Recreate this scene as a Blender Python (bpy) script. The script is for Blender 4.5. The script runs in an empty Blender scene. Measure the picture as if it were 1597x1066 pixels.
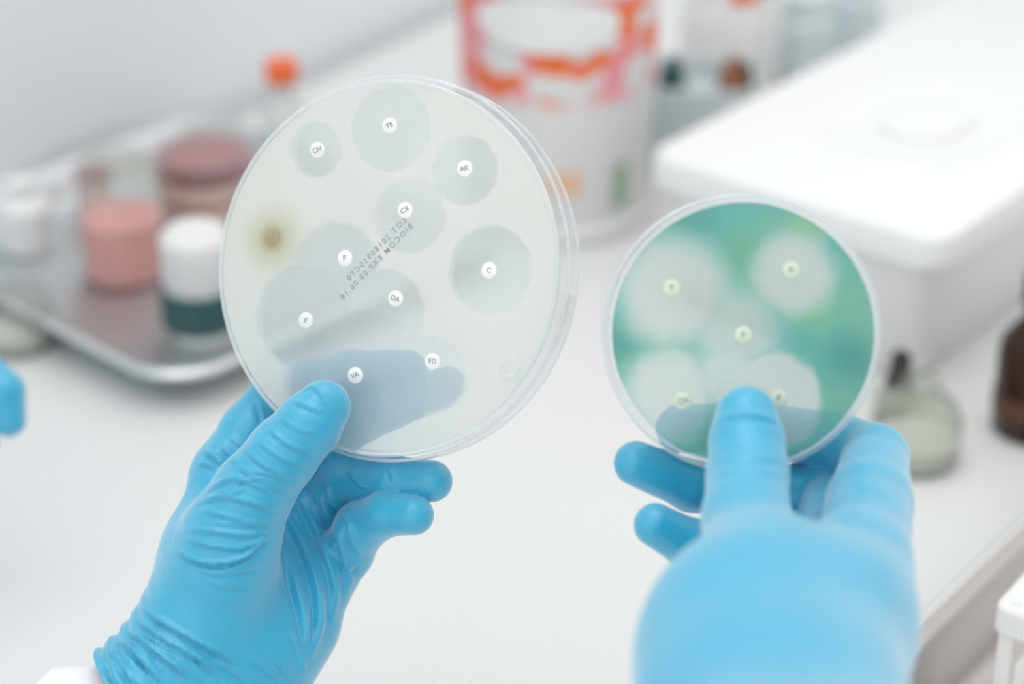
import bpy, bmesh, math, random
import numpy as np
from mathutils import Vector, Matrix

random.seed(4)
SC = bpy.context.scene
COL = SC.collection
W_PX, H_PX = 1597, 1066
PI = math.pi

# ------------------------------------------------------------------ camera
BENCH = 0.75                       # height of the bench top
CAM_H = 0.60                       # lens above the bench
PITCH = math.radians(28.0)
LENS = 75.0
F = LENS / 36.0 * W_PX
cam_d = bpy.data.cameras.new('camera')
cam = bpy.data.objects.new('camera', cam_d)
COL.objects.link(cam)
cam.location = (0, 0, BENCH + CAM_H)
cam.rotation_euler = (PI / 2 - PITCH, 0, 0)
cam_d.lens = LENS
cam_d.sensor_width = 36.0
cam_d.clip_start = 0.02
cam_d.dof.use_dof = True
cam_d.dof.focus_distance = 0.772
cam_d.dof.aperture_fstop = 4.4
SC.camera = cam

# ------------------------------------------------------------------ light
world = bpy.data.worlds.new('world')
SC.world = world
world.use_nodes = True
bgn = world.node_tree.nodes['Background']
# a bright lab: lightest high on the left where the windows are, dimmest low on the right
wnt = world.node_tree
_tc = wnt.nodes.new('ShaderNodeTexCoord')
_dp = wnt.nodes.new('ShaderNodeVectorMath')
_dp.operation = 'DOT_PRODUCT'
_dp.inputs[1].default_value = (-0.68, 0.12, 0.72)
wnt.links.new(_tc.outputs['Generated'], _dp.inputs[0])
_mr = wnt.nodes.new('ShaderNodeMapRange')
_mr.inputs['From Min'].default_value = -0.9
_mr.inputs['From Max'].default_value = 0.9
_mr.inputs['To Min'].default_value = 0.40
_mr.inputs['To Max'].default_value = 1.52
wnt.links.new(_dp.outputs['Value'], _mr.inputs['Value'])
bgn.inputs['Color'].default_value = (0.985, 0.99, 1.0, 1)
wnt.links.new(_mr.outputs['Result'], bgn.inputs['Strength'])


def area(name, loc, target, size, power, color=(1, 1, 1)):
    d = bpy.data.lights.new(name, 'AREA')
    d.shape = 'RECTANGLE'
    d.size, d.size_y = size
    d.energy = power
    d.color = color
    o = bpy.data.objects.new(name, d)
    COL.objects.link(o)
    o.location = loc
    v = Vector(target) - Vector(loc)
    o.rotation_euler = v.to_track_quat('-Z', 'Y').to_euler()
    return o


area('ceiling_light', (-0.5, 1.1, 2.55), (-0.2, 1.1, 0.75), (1.6, 1.6), 13, (1.0, 0.99, 0.97))
area('window_light', (-2.6, 0.6, 1.9), (0, 1.0, 0.9), (1.8, 1.6), 12, (0.97, 0.99, 1.0))

vs = SC.view_settings
vs.view_transform = 'Standard'
vs.look = 'None'
vs.exposure = 0.10
vs.gamma = 1.0
SC.cycles.max_bounces = 14
SC.cycles.transparent_max_bounces = 40
SC.cycles.transmission_bounces = 12
SC.cycles.caustics_refractive = True

# ------------------------------------------------------------------ frame maths
ROT = cam.rotation_euler.to_matrix()
CAM = Vector(cam.location)


def pc(px, py, d):
    """a place in lens axes, millimetres (right, up, away)"""
    return np.array([(px - W_PX / 2) / F * d, -(py - H_PX / 2) / F * d, d], float)


def cw(v):
    """lens axes in millimetres -> world metres"""
    return CAM + ROT @ Vector((v[0] / 1000, v[1] / 1000, -v[2] / 1000))


def wp(px, py, d):
    return cw(pc(px, py, d))


def ground(px, py, z=BENCH):
    r = ROT @ Vector(((px - W_PX / 2) / F, -(py - H_PX / 2) / F, -1))
    t = (z - CAM.z) / r.z
    return CAM + r * t


# ------------------------------------------------------------------ materials
def new_mat(name):
    m = bpy.data.materials.new(name)
    m.use_nodes = True
    nt = m.node_tree
    nt.nodes.clear()
    out = nt.nodes.new('ShaderNodeOutputMaterial')
    return m, nt, out


def principled(name, col, rough=0.5, metal=0.0, spec=0.5, noise=0.03, nscale=30, bump=0.0, bscale=200,
               sheen=0.0, coat=0.0, sss=0.0):
    m, nt, out = new_mat(name)
    p = nt.nodes.new('ShaderNodeBsdfPrincipled')
    p.inputs['Roughness'].default_value = rough
    p.inputs['Metallic'].default_value = metal
    p.inputs['Specular IOR Level'].default_value = spec
    p.inputs['Sheen Weight'].default_value = sheen
    p.inputs['Coat Weight'].default_value = coat
    if sss:
        p.inputs['Subsurface Weight'].default_value = sss
        p.inputs['Subsurface Scale'].default_value = 0.004
    tc = nt.nodes.new('ShaderNodeTexCoord')
    nz = nt.nodes.new('ShaderNodeTexNoise')
    nz.inputs['Scale'].default_value = nscale
    nt.links.new(tc.outputs['Object'], nz.inputs['Vector'])
    mx = nt.nodes.new('ShaderNodeMix')
    mx.data_type = 'RGBA'
    mx.inputs['A'].default_value = (*[c * (1 - noise) for c in col], 1)
    mx.inputs['B'].default_value = (*[min(1, c * (1 + noise)) for c in col], 1)
    nt.links.new(nz.outputs['Fac'], mx.inputs['Factor'])
    nt.links.new(mx.outputs['Result'], p.inputs['Base Color'])
    if bump:
        n2 = nt.nodes.new('ShaderNodeTexNoise')
        n2.inputs['Scale'].default_value = bscale
        n2.inputs['Detail'].default_value = 4
        nt.links.new(tc.outputs['Object'], n2.inputs['Vector'])
        b = nt.nodes.new('ShaderNodeBump')
        b.inputs['Strength'].default_value = bump
        b.inputs['Distance'].default_value = 0.001
        nt.links.new(n2.outputs['Fac'], b.inputs['Height'])
        nt.links.new(b.outputs['Normal'], p.inputs['Normal'])
    nt.links.new(p.outputs['BSDF'], out.inputs['Surface'])
    return m


def clear_mat(name, tint=(1, 1, 1), haze=0.06, ior=1.35, rough=0.04, haze_col=(0.9, 0.93, 0.95)):
    """clear moulded plastic or glass: see-through, Fresnel gloss, a trace of haze"""
    m, nt, out = new_mat(name)
    tr = nt.nodes.new('ShaderNodeBsdfTransparent')
    tr.inputs['Color'].default_value = (*tint, 1)
    df = nt.nodes.new('ShaderNodeBsdfDiffuse')
    df.inputs['Color'].default_value = (*haze_col, 1)
    tl = nt.nodes.new('ShaderNodeBsdfTranslucent')
    tl.inputs['Color'].default_value = (*haze_col, 1)
    ad = nt.nodes.new('ShaderNodeMixShader')
    nt.links.new(df.outputs[0], ad.inputs[1])
    nt.links.new(tl.outputs[0], ad.inputs[2])
    m1 = nt.nodes.new('ShaderNodeMixShader')
    m1.inputs[0].default_value = haze
    nt.links.new(tr.outputs[0], m1.inputs[1])
    nt.links.new(ad.outputs[0], m1.inputs[2])
    gl = nt.nodes.new('ShaderNodeBsdfGlossy')
    gl.inputs['Roughness'].default_value = rough
    fr = nt.nodes.new('ShaderNodeFresnel')
    fr.inputs['IOR'].default_value = ior
    ge = nt.nodes.new('ShaderNodeNewGeometry')
    sb = nt.nodes.new('ShaderNodeMath')
    sb.operation = 'SUBTRACT'
    sb.inputs[0].default_value = 1.0
    nt.links.new(ge.outputs['Backfacing'], sb.inputs[1])
    mu = nt.nodes.new('ShaderNodeMath')
    mu.operation = 'MULTIPLY'
    nt.links.new(fr.outputs[0], mu.inputs[0])
    nt.links.new(sb.outputs[0], mu.inputs[1])
    m2 = nt.nodes.new('ShaderNodeMixShader')
    nt.links.new(mu.outputs[0], m2.inputs[0])
    nt.links.new(m1.outputs[0], m2.inputs[1])
    nt.links.new(gl.outputs[0], m2.inputs[2])
    nt.links.new(m2.outputs[0], out.inputs['Surface'])
    return m


def glove_mat():
    m, nt, out = new_mat('blue_nitrile')
    p = nt.nodes.new('ShaderNodeBsdfPrincipled')
    tc = nt.nodes.new('ShaderNodeTexCoord')
    nz = nt.nodes.new('ShaderNodeTexNoise')
    nz.inputs['Scale'].default_value = 25
    nz.inputs['Detail'].default_value = 3
    nt.links.new(tc.outputs['Object'], nz.inputs['Vector'])
    mx = nt.nodes.new('ShaderNodeMix')
    mx.data_type = 'RGBA'
    mx.inputs['A'].default_value = (0.001, 0.345, 0.560, 1)
    mx.inputs['B'].default_value = (0.004, 0.390, 0.610, 1)
    nt.links.new(nz.outputs['Fac'], mx.inputs['Factor'])
    nt.links.new(mx.outputs['Result'], p.inputs['Base Color'])
    p.inputs['Roughness'].default_value = 0.40
    p.inputs['Specular IOR Level'].default_value = 0.9
    p.inputs['Sheen Weight'].default_value = 0.56
    p.inputs['Sheen Roughness'].default_value = 0.55
    p.inputs['Sheen Tint'].default_value = (0.90, 0.97, 1.0, 1)
    n2 = nt.nodes.new('ShaderNodeTexNoise')
    n2.inputs['Scale'].default_value = 900
    n2.inputs['Detail'].default_value = 2
    nt.links.new(tc.outputs['Object'], n2.inputs['Vector'])
    n3 = nt.nodes.new('ShaderNodeTexNoise')
    n3.inputs['Scale'].default_value = 110
    n3.inputs['Detail'].default_value = 3
    n3.inputs['Distortion'].default_value = 1.0
    nt.links.new(tc.outputs['Object'], n3.inputs['Vector'])
    b = nt.nodes.new('ShaderNodeBump')
    b.inputs['Strength'].default_value = 0.12
    b.inputs['Distance'].default_value = 0.0006
    nt.links.new(n2.outputs['Fac'], b.inputs['Height'])
    b2 = nt.nodes.new('ShaderNodeBump')
    b2.inputs['Strength'].default_value = 0.25
    b2.inputs['Distance'].default_value = 0.0015
    nt.links.new(n3.outputs['Fac'], b2.inputs['Height'])
    nt.links.new(b.outputs['Normal'], b2.inputs['Normal'])
    nt.links.new(b2.outputs['Normal'], p.inputs['Normal'])
    nt.links.new(p.outputs['BSDF'], out.inputs['Surface'])
    return m


class NT:
    """small helper to wire scalar maths"""
    def __init__(self, nt):
        self.nt = nt

    def _in(self, sock, v):
        if hasattr(v, 'links'):
            self.nt.links.new(v, sock)
        else:
            sock.default_value = v

    def math(self, op, a, b=0.0):
        n = self.nt.nodes.new('ShaderNodeMath')
        n.operation = op
        self._in(n.inputs[0], a)
        self._in(n.inputs[1], b)
        return n.outputs[0]

    def dist(self, vec, c):
        n = self.nt.nodes.new('ShaderNodeVectorMath')
        n.operation = 'DISTANCE'
        self.nt.links.new(vec, n.inputs[0])
        n.inputs[1].default_value = c
        return n.outputs['Value']

    def ramp(self, v, lo, hi, a=0.0, b=1.0):
        n = self.nt.nodes.new('ShaderNodeMapRange')
        n.interpolation_type = 'SMOOTHSTEP'
        self.nt.links.new(v, n.inputs['Value'])
        n.inputs['From Min'].default_value = lo
        n.inputs['From Max'].default_value = hi
        n.inputs['To Min'].default_value = a
        n.inputs['To Max'].default_value = b
        return n.outputs['Result']

    def mix(self, f, a, b):
        n = self.nt.nodes.new('ShaderNodeMix')
        n.data_type = 'RGBA'
        self._in(n.inputs['Factor'], f)
        for s, v in (('A', a), ('B', b)):
            if hasattr(v, 'links'):
                self.nt.links.new(v, n.inputs[s])
            else:
                n.inputs[s].default_value = (*v, 1)
        return n.outputs['Result']

    def noise(self, vec, scale, detail=2, dist=0.0):
        n = self.nt.nodes.new('ShaderNodeTexNoise')
        n.inputs['Scale'].default_value = scale
        n.inputs['Detail'].default_value = detail
        n.inputs['Distortion'].default_value = dist
        self.nt.links.new(vec, n.inputs['Vector'])
        return n.outputs['Fac']


def agar_finish(nt, out, colour, opacity, trans_tint):
    df = nt.nodes.new('ShaderNodeBsdfDiffuse')
    tl = nt.nodes.new('ShaderNodeBsdfTranslucent')
    nt.links.new(colour, df.inputs['Color'])
    nt.links.new(colour, tl.inputs['Color'])
    a = nt.nodes.new('ShaderNodeMixShader')
    a.inputs[0].default_value = 0.5
    nt.links.new(df.outputs[0], a.inputs[1])
    nt.links.new(tl.outputs[0], a.inputs[2])
    tr = nt.nodes.new('ShaderNodeBsdfTransparent')
    if hasattr(trans_tint, 'links'):
        nt.links.new(trans_tint, tr.inputs['Color'])
    else:
        tr.inputs['Color'].default_value = (*trans_tint, 1)
    b = nt.nodes.new('ShaderNodeMixShader')
    nt.links.new(opacity, b.inputs[0])
    nt.links.new(tr.outputs[0], b.inputs[1])
    nt.links.new(a.outputs[0], b.inputs[2])
    nt.links.new(b.outputs[0], out.inputs['Surface'])


def lawn_mat_cream(zones, halo):
    """cream lawn with greyer cleared rings; all places in the gel's own metres"""
    m, nt, out = new_mat('cream_agar')
    h = NT(nt)
    tc = nt.nodes.new('ShaderNodeTexCoord')
    vec = tc.outputs['Object']
    wob = h.math('MULTIPLY', h.math('SUBTRACT', h.noise(vec, 160, 3), 0.5), 0.0022)
    acc = None
    for (x, y, r, soft, strength) in zones:
        d = h.math('ADD', h.dist(vec, (x, y, 0.0022)), wob)
        z = h.ramp(d, r - soft, r + soft * 0.6, strength, 0.0)
        acc = z if acc is None else h.math('MAXIMUM', acc, z)
    col = h.mix(acc, (0.90, 0.905, 0.865), (0.86, 0.875, 0.88))
    hd = h.dist(vec, (halo[0], halo[1], 0.0022))
    col = h.mix(h.ramp(hd, 0.002, halo[2], 0.9, 0.0), col, (0.74, 0.70, 0.50))
    col = h.mix(h.ramp(hd, 0.0015, halo[2] * 0.42, 0.75, 0.0), col, (0.46, 0.38, 0.19))
    op = h.ramp(acc, 0.0, 1.0, 0.78, 0.36)
    agar_finish(nt, out, col, op, (0.955, 0.985, 0.97))
    return m


def lawn_mat_green(zones, spots):
    m, nt, out = new_mat('green_agar')
    h = NT(nt)
    tc = nt.nodes.new('ShaderNodeTexCoord')
    vec = tc.outputs['Object']
    n1 = h.noise(vec, 34, 2, 0.3)
    col = h.mix(h.ramp(n1, 0.38, 0.64), (0.20, 0.58, 0.53), (0.30, 0.62, 0.48))
    for (x, y, r, c, s) in spots:
        col = h.mix(h.ramp(h.dist(vec, (x, y, 0.0022)), 0.0, r, s, 0.0), col, c)
    wob = h.math('MULTIPLY', h.math('SUBTRACT', h.noise(vec, 120, 3), 0.5), 0.006)
    acc = None
    for (x, y, r, soft, strength) in zones:
        d = h.math('ADD', h.dist(vec, (x, y, 0.0022)), wob)
        z = h.ramp(d, r - soft, r + soft, strength, 0.0)
        acc = z if acc is None else h.math('MAXIMUM', acc, z)
    col = h.mix(acc, col, (0.80, 0.83, 0.80))
    op = h.ramp(acc, 0.0, 1.0, 0.66, 0.30)
    tint = h.mix(acc, (0.62, 0.93, 0.87), (0.94, 0.97, 0.95))
    agar_finish(nt, out, col, op, tint)
    return m


def band_mat(name, base, red, orange, z0, z1, scale):
    """white printed film with ragged red and orange shapes between two heights"""
    m, nt, out = new_mat(name)
    h = NT(nt)
    tc = nt.nodes.new('ShaderNodeTexCoord')
    vec = tc.outputs['Object']
    sp = nt.nodes.new('ShaderNodeSeparateXYZ')
    nt.links.new(vec, sp.inputs[0])
    z = sp.outputs['Z']
    zone = h.math('MULTIPLY', h.ramp(z, z0 - 0.006, z0 + 0.006), h.ramp(z, z1 - 0.006, z1 + 0.006, 1, 0))
    n1 = h.noise(vec, scale, 1.5, 0.4)
    n2 = h.noise(vec, scale * 1.3, 1.0, 0.2)
    c = h.mix(h.math('MULTIPLY', zone, h.ramp(n1, 0.40, 0.50)), base, red)
    c = h.mix(h.math('MULTIPLY', zone, h.ramp(n2, 0.52, 0.58)), c, orange)
    p = nt.nodes.new('ShaderNodeBsdfPrincipled')
    p.inputs['Roughness'].default_value = 0.35
    nt.links.new(c, p.inputs['Base Color'])
    nt.links.new(p.outputs[0], out.inputs['Surface'])
    return m


M = dict(
    bench=principled('white_laminate', (0.715, 0.72, 0.715), 0.35, noise=0.015, nscale=4, spec=0.4),
    leg=principled('grey_steel_leg', (0.55, 0.57, 0.58), 0.4, 0.6),
    wall=principled('pale_blue_wall', (0.86, 0.895, 0.91), 0.6, noise=0.02, nscale=2),
    floor=principled('grey_vinyl_floor', (0.55, 0.56, 0.56), 0.5, noise=0.05, nscale=8),
    steel_warm=principled('dull_steel', (0.50, 0.465, 0.45), 0.30, 1.0, noise=0.08, nscale=25, bump=0.03, bscale=40),
    steel_bright=principled('polished_steel', (0.80, 0.81, 0.81), 0.18, 1.0, noise=0.03, nscale=40),
    steel=principled('brushed_steel', (0.64, 0.68, 0.69), 0.42, 1.0, noise=0.06, nscale=60, bump=0.03, bscale=40),
    glove=glove_mat(),
    coat=principled('white_cotton', (0.84, 0.86, 0.88), 0.85, noise=0.02, bump=0.3, bscale=900),
    plastic=clear_mat('clear_polystyrene', (0.99, 0.993, 0.993), 0.03, 1.42),
    rim=clear_mat('polystyrene_rim', (0.97, 0.98, 0.985), 0.30, 1.5, haze_col=(0.95, 0.97, 0.98)),
    glass=clear_mat('clear_glass', (0.95, 0.965, 0.96), 0.10, 1.45),
    glass_grey=clear_mat('thick_glass', (0.90, 0.91, 0.885), 0.10, 1.5, haze_col=(0.72, 0.74, 0.70)),
    disc=principled('paper_disc', (0.93, 0.935, 0.90), 0.8, noise=0.02),
    disc_green=principled('green_tinted_paper', (0.70, 0.77, 0.62), 0.8, noise=0.03),
    disc_tan=principled('browned_paper', (0.42, 0.36, 0.20), 0.8, noise=0.05),
    disc_sink=principled('soaked_paper', (0.88, 0.89, 0.855), 0.8, noise=0.02),
    ink=principled('grey_ink', (0.30, 0.31, 0.29), 0.7),
    ink_faint=principled('faded_ink', (0.30, 0.32, 0.33), 0.7),
    white=principled('white_plastic', (0.80, 0.805, 0.80), 0.4, noise=0.01),
    offwhite=principled('off_white_plastic', (0.76, 0.76, 0.745), 0.45, noise=0.02),
    greyblue=principled('pale_grey_blue_plastic', (0.60, 0.67, 0.69), 0.45, noise=0.02),
    pink=principled('pink_medium', (0.86, 0.34, 0.31), 0.35, noise=0.12, nscale=50),
    pinkpale=principled('pale_pink_medium', (0.80, 0.55, 0.47), 0.4, noise=0.08),
    maroon=principled('blood_agar', (0.36, 0.15, 0.16), 0.35, noise=0.1),
    orange=principled('orange_cap', (0.84, 0.14, 0.03), 0.4),
    red=principled('red_cap', (0.78, 0.12, 0.12), 0.4),
    green=principled('dark_green_plastic', (0.022, 0.085, 0.085), 0.4),
    label_green=principled('green_label', (0.33, 0.46, 0.33), 0.6),
    label_orange=principled('orange_label', (0.80, 0.50, 0.32), 0.6),
    blue=principled('blue_cap', (0.05, 0.25, 0.50), 0.4),
    black=principled('black_rubber', (0.025, 0.022, 0.022), 0.5),
    amber=principled('amber_glass', (0.030, 0.010, 0.005), 0.12, spec=0.35, noise=0.1),
    amber_label=principled('brown_label', (0.10, 0.040, 0.020), 0.5),
    brown=principled('brown_glass', (0.30, 0.12, 0.05), 0.25),
    paper=principled('white_paper', (0.86, 0.865, 0.86), 0.8),
    rack=principled('frosted_white_plastic', (0.80, 0.79, 0.77), 0.35, noise=0.01, sss=0.25),
    skin=principled('skin', (0.68, 0.42, 0.34), 0.5, noise=0.05, sss=0.1),
)


# ------------------------------------------------------------------ object helpers
def mesh_obj(name, me, mat, parent=None, smooth=False):
    o = bpy.data.objects.new(name, me)
    COL.objects.link(o)
    if mat is not None:
        me.materials.append(mat)
    if smooth:
        me.polygons.foreach_set('use_smooth', [True] * len(me.polygons))
    if parent is not None:
        o.parent = parent
    return o


def obj(name, bm, mat, parent=None, smooth=True, angle=40):
    me = bpy.data.meshes.new(name)
    bmesh.ops.recalc_face_normals(bm, faces=bm.faces)
    bm.to_mesh(me)
    bm.free()
    o = mesh_obj(name, me, mat, parent)
    if smooth:
        me.polygons.foreach_set('use_smooth', [True] * len(me.polygons))
        me.set_sharp_from_angle(angle=math.radians(angle))
    return o


def tag(o, label=None, cat=None, group=None, kind=None):
    if label:
        o['label'] = label
    if cat:
        o['category'] = cat
    if group:
        o['group'] = group
    if kind:
        o['kind'] = kind
    return o


def thing(name, label, cat, loc=(0, 0, 0), rot=None, group=None):
    o = bpy.data.objects.new(name, None)
    COL.objects.link(o)
    o.empty_display_size = 0.02
    o.location = loc
    if rot is not None:
        if isinstance(rot, (int, float)):
            o.rotation_euler = (0, 0, rot)
        else:
            o.rotation_euler = rot.to_euler()
    return tag(o, label, cat, group)


def lathe(bm, prof, seg=48, cap0=True, cap1=True, c=(0, 0, 0)):
    """revolve (radius, height) pairs about z"""
    rings = []
    for (r, z) in prof:
        if r < 1e-7:
            rings.append([bm.verts.new((c[0], c[1], c[2] + z))])
        else:
            rings.append([bm.verts.new((c[0] + r * math.cos(2 * PI * i / seg), c[1] + r * math.sin(2 * PI * i / seg), c[2] + z))
                          for i in range(seg)])
    for a, b in zip(rings, rings[1:]):
        for i in range(seg):
            j = (i + 1) % seg
            if len(a) == 1 and len(b) == 1:
                continue
            if len(a) == 1:
                bm.faces.new((a[0], b[j], b[i]))
            elif len(b) == 1:
                bm.faces.new((a[i], a[j], b[0]))
            else:
                bm.faces.new((a[i], a[j], b[j], b[i]))
    if cap0 and len(rings[0]) > 1:
        bm.faces.new(rings[0])
    if cap1 and len(rings[-1]) > 1:
        bm.faces.new(rings[-1])
    return bm


def rrect(hx, hy, r, n=8):
    pts = []
    r = min(r, hx - 1e-5, hy - 1e-5)
    for (cx, cy, a0) in ((hx - r, hy - r, 0), (-hx + r, hy - r, 90), (-hx + r, -hy + r, 180), (hx - r, -hy + r, 270)):
        for k in range(n + 1):
            a = math.radians(a0 + 90 * k / n)
            pts.append((cx + r * math.cos(a), cy + r * math.sin(a)))
    return pts


def loops(bm, ls, n=8, c=(0, 0, 0), cap0=True, cap1=True):
    """stack rounded rectangles (half x, half y, corner radius, height)"""
    rings = []
    for (hx, hy, r, z) in ls:
        rings.append([bm.verts.new((c[0] + x, c[1] + y, c[2] + z)) for x, y in rrect(hx, hy, r, n)])
    for a, b in zip(rings, rings[1:]):
        k = len(a)
        for i in range(k):
            j = (i + 1) % k
            bm.faces.new((a[i], a[j], b[j], b[i]))
    if cap0:
        bm.faces.new(rings[0])
    if cap1:
        bm.faces.new(rings[-1])
    return bm


def box(bm, sx, sy, sz, c=(0, 0, 0), bev=0.002):
    """bevelled block standing on c"""
    b = min(bev, sx / 3, sy / 3, sz / 3)
    return loops(bm, [(sx / 2 - b, sy / 2 - b, b, 0), (sx / 2, sy / 2, b * 1.5, b), (sx / 2, sy / 2, b * 1.5, sz - b),
                      (sx / 2 - b, sy / 2 - b, b, sz)], 4, c)


def tube_path(bm, pts, r, seg=10, closed=False):
    rings = []
    pts = [Vector(p) for p in pts]
    n = len(pts)
    up = Vector((0, 0, 1))
    prev = None
    for i, p in enumerate(pts):
        if closed:
            t = (pts[(i + 1) % n] - pts[i - 1]).normalized()
        else:
            t = (pts[min(i + 1, n - 1)] - pts[max(i - 1, 0)]).normalized()
        if prev is None:
            a = up if abs(t.dot(up)) < 0.9 else Vector((1, 0, 0))
            u = (a - t * a.dot(t)).normalized()
        else:
            u = (prev - t * prev.dot(t)).normalized()
        prev = u
        v = t.cross(u)
        rings.append([bm.verts.new(p + (u * math.cos(2 * PI * k / seg) + v * math.sin(2 * PI * k / seg)) * r) for k in range(seg)])
    m = n if closed else n - 1
    for i in range(m):
        a, b = rings[i], rings[(i + 1) % n]
        for k in range(seg):
            j = (k + 1) % seg
            bm.faces.new((a[k], a[j], b[j], b[k]))
    if not closed:
        bm.faces.new(rings[0])
        bm.faces.new(rings[-1])
    return bm


def text_mesh(name, txt, size, mat, parent, loc, rotz=0.0, mirror=False, flip=True, depth=0.00003, spacing=1.0, bold=0.0):
    """raised lettering; faces the side the dish shows to the viewer (local -z)"""
    cu = bpy.data.curves.new(name, 'FONT')
    cu.body = txt
    cu.size = size
    cu.align_x = 'CENTER'
    cu.align_y = 'CENTER'
    cu.extrude = depth
    cu.space_character = spacing
    cu.offset = bold
    cu.resolution_u = 3
    t = bpy.data.objects.new(name + '_curve', cu)
    COL.objects.link(t)
    dg = bpy.context.evaluated_depsgraph_get()
    me = bpy.data.meshes.new_from_object(t.evaluated_get(dg))
    bpy.data.objects.remove(t)
    bpy.data.curves.remove(cu)
    sx = -1 if mirror else 1
    mtx = Matrix.Translation(loc) @ Matrix.Rotation(rotz, 4, 'Z') @ Matrix.Diagonal((sx, -1 if flip else 1, 1, 1))
    me.transform(mtx)
    me.materials.clear()
    return mesh_obj(name, me, mat, parent)


# ------------------------------------------------------------------ the setting
e1 = Vector((0.765, -0.644, 0))      # the two directions everything on the bench follows
wa, wb = ground(0, 345), ground(700, 10)
wdir = (wb - wa).normalized()
wn = Vector((-wdir.y, wdir.x, 0))
wang = math.atan2(wdir.y, wdir.x)

bm = bmesh.new()
loops(bm, [(3.5, 3.5, 0.01, -0.05), (3.5, 3.5, 0.01, 0.0)], 1)
fl = obj('floor', bm, M['floor'], smooth=False)
fl.location = (0, 1.5, 0)
tag(fl, kind='structure')

bm = bmesh.new()
box(bm, 5.0, 0.08, 2.6, bev=0.003)
wl = obj('wall_back', bm, M['wall'], smooth=False)
wl.location = (wa + wdir * 0.8 + wn * 0.045).to_tuple()[:2] + (0,)
wl.rotation_euler = (0, 0, wang)
tag(wl, kind='structure')

bc = wa + wdir * 0.6 - wn * 0.80
bench = thing('lab_bench', 'long white laminate lab bench that everything stands on', 'bench', (bc.x, bc.y, 0), wang)
bm = bmesh.new()
box(bm, 2.6, 1.58, 0.04, (0, 0, BENCH - 0.04), 0.004)
obj('worktop', bm, M['bench'], bench)
for sx in (-1, 1):
    for sy in (-1, 1):
        bm = bmesh.new()
        box(bm, 0.05, 0.05, BENCH - 0.04, (sx * 1.2, sy * 0.7, 0), 0.004)
        obj('leg', bm, M['leg'], bench)


# ------------------------------------------------------------------ petri dishes
def dish_frame(c_px, D, axis):
    """dish axes: z away from the viewer through the dish, x right, y down"""
    a = Vector(axis).normalized()                      # lens axes (right, up, away)
    x = Vector((1, 0, 0))
    x = (x - a * x.dot(a)).normalized()
    down = Vector((0, -1, 0))
    down = (down - a * down.dot(a) - x * down.dot(x)).normalized()
    o = Vector(pc(c_px[0], c_px[1], D))

    def loc(px, py):
        r = Vector(((px - W_PX / 2) / F, -(py - H_PX / 2) / F, 1))
        t = o.dot(a) / r.dot(a)
        q = r * t - o
        return q.dot(x) / 1000, q.dot(down) / 1000

    def vw(v):
        return ROT @ Vector((v.x, v.y, -v.z))
    rot = Matrix((vw(x), vw(down), vw(a))).transposed()
    return o, a, x, down, loc, rot


def make_dish(name, label, c_px, D, axis, Rb, Rl, depth, agar_t, px_scale):
    o, a, x, dn, loc, rot = dish_frame(c_px, D, axis)
    t = thing(name, label, 'petri dish', cw(o), rot)
    wt = 0.0011
    # base: flat bottom towards the viewer, wall running away
    bm = bmesh.new()
    lathe(bm, [(0, 0), (Rb - 0.0012, 0), (Rb - 0.0004, 0.0002), (Rb, 0.0008), (Rb, depth - 0.003), (Rb - wt, depth - 0.003),
               (Rb - wt, 0.0012), (0, 0.0011)], 128)
    base = obj('base', bm, M['plastic'], t, angle=30)
    bm = bmesh.new()
    pts = [((Rb - 0.0006) * math.cos(2 * PI * k / 128), (Rb - 0.0006) * math.sin(2 * PI * k / 128), 0.0006) for k in range(128)]
    tube_path(bm, pts, 0.00075, 8, True)
    obj('bottom_rim', bm, M['rim'], t)
    # lid: wider, on the far side
    l0 = depth * 0.36
    bm = bmesh.new()
    lathe(bm, [(Rl - wt, l0), (Rl, l0), (Rl, depth - 0.001), (Rl - 0.001, depth), (0, depth), (0, depth - 0.0011),
               (Rl - wt - 0.0003, depth - 0.0011), (Rl - wt, depth - 0.0015), (Rl - wt, l0)], 128, False, False)
    lid = obj('lid', bm, M['plastic'], t, angle=30)
    for zz in (l0, depth - 0.0006):
        bm = bmesh.new()
        pts = [((Rl - 0.0003) * math.cos(2 * PI * k / 128), (Rl - 0.0003) * math.sin(2 * PI * k / 128), zz) for k in range(128)]
        tube_path(bm, pts, 0.0006, 6, True)
        obj('rim', bm, M['rim'], lid)
    return t, loc, o, a, Rb, Rl


def gel(t, R, thick, mat):
    bm = bmesh.new()
    lathe(bm, [(0, 0.0014), (R, 0.0014), (R, 0.0014 + thick), (0, 0.0014 + thick)], 128)
    return obj('agar', bm, mat, t, angle=30)


def disc(t, xy, txt, mat, ink, rz=0.0, r=0.0031, size=0.0026):
    bm = bmesh.new()
    lathe(bm, [(0, 0), (r - 0.0004, 0), (r, 0.0003), (r, 0.0007), (0, 0.0007)], 32)
    d = obj('paper_disc', bm, mat, t)
    d.location = (xy[0], xy[1], 0.00125)
    text_mesh('print', txt, size, ink, d, (0, 0, -0.00004), rz, bold=0.00005)
    return d


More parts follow.
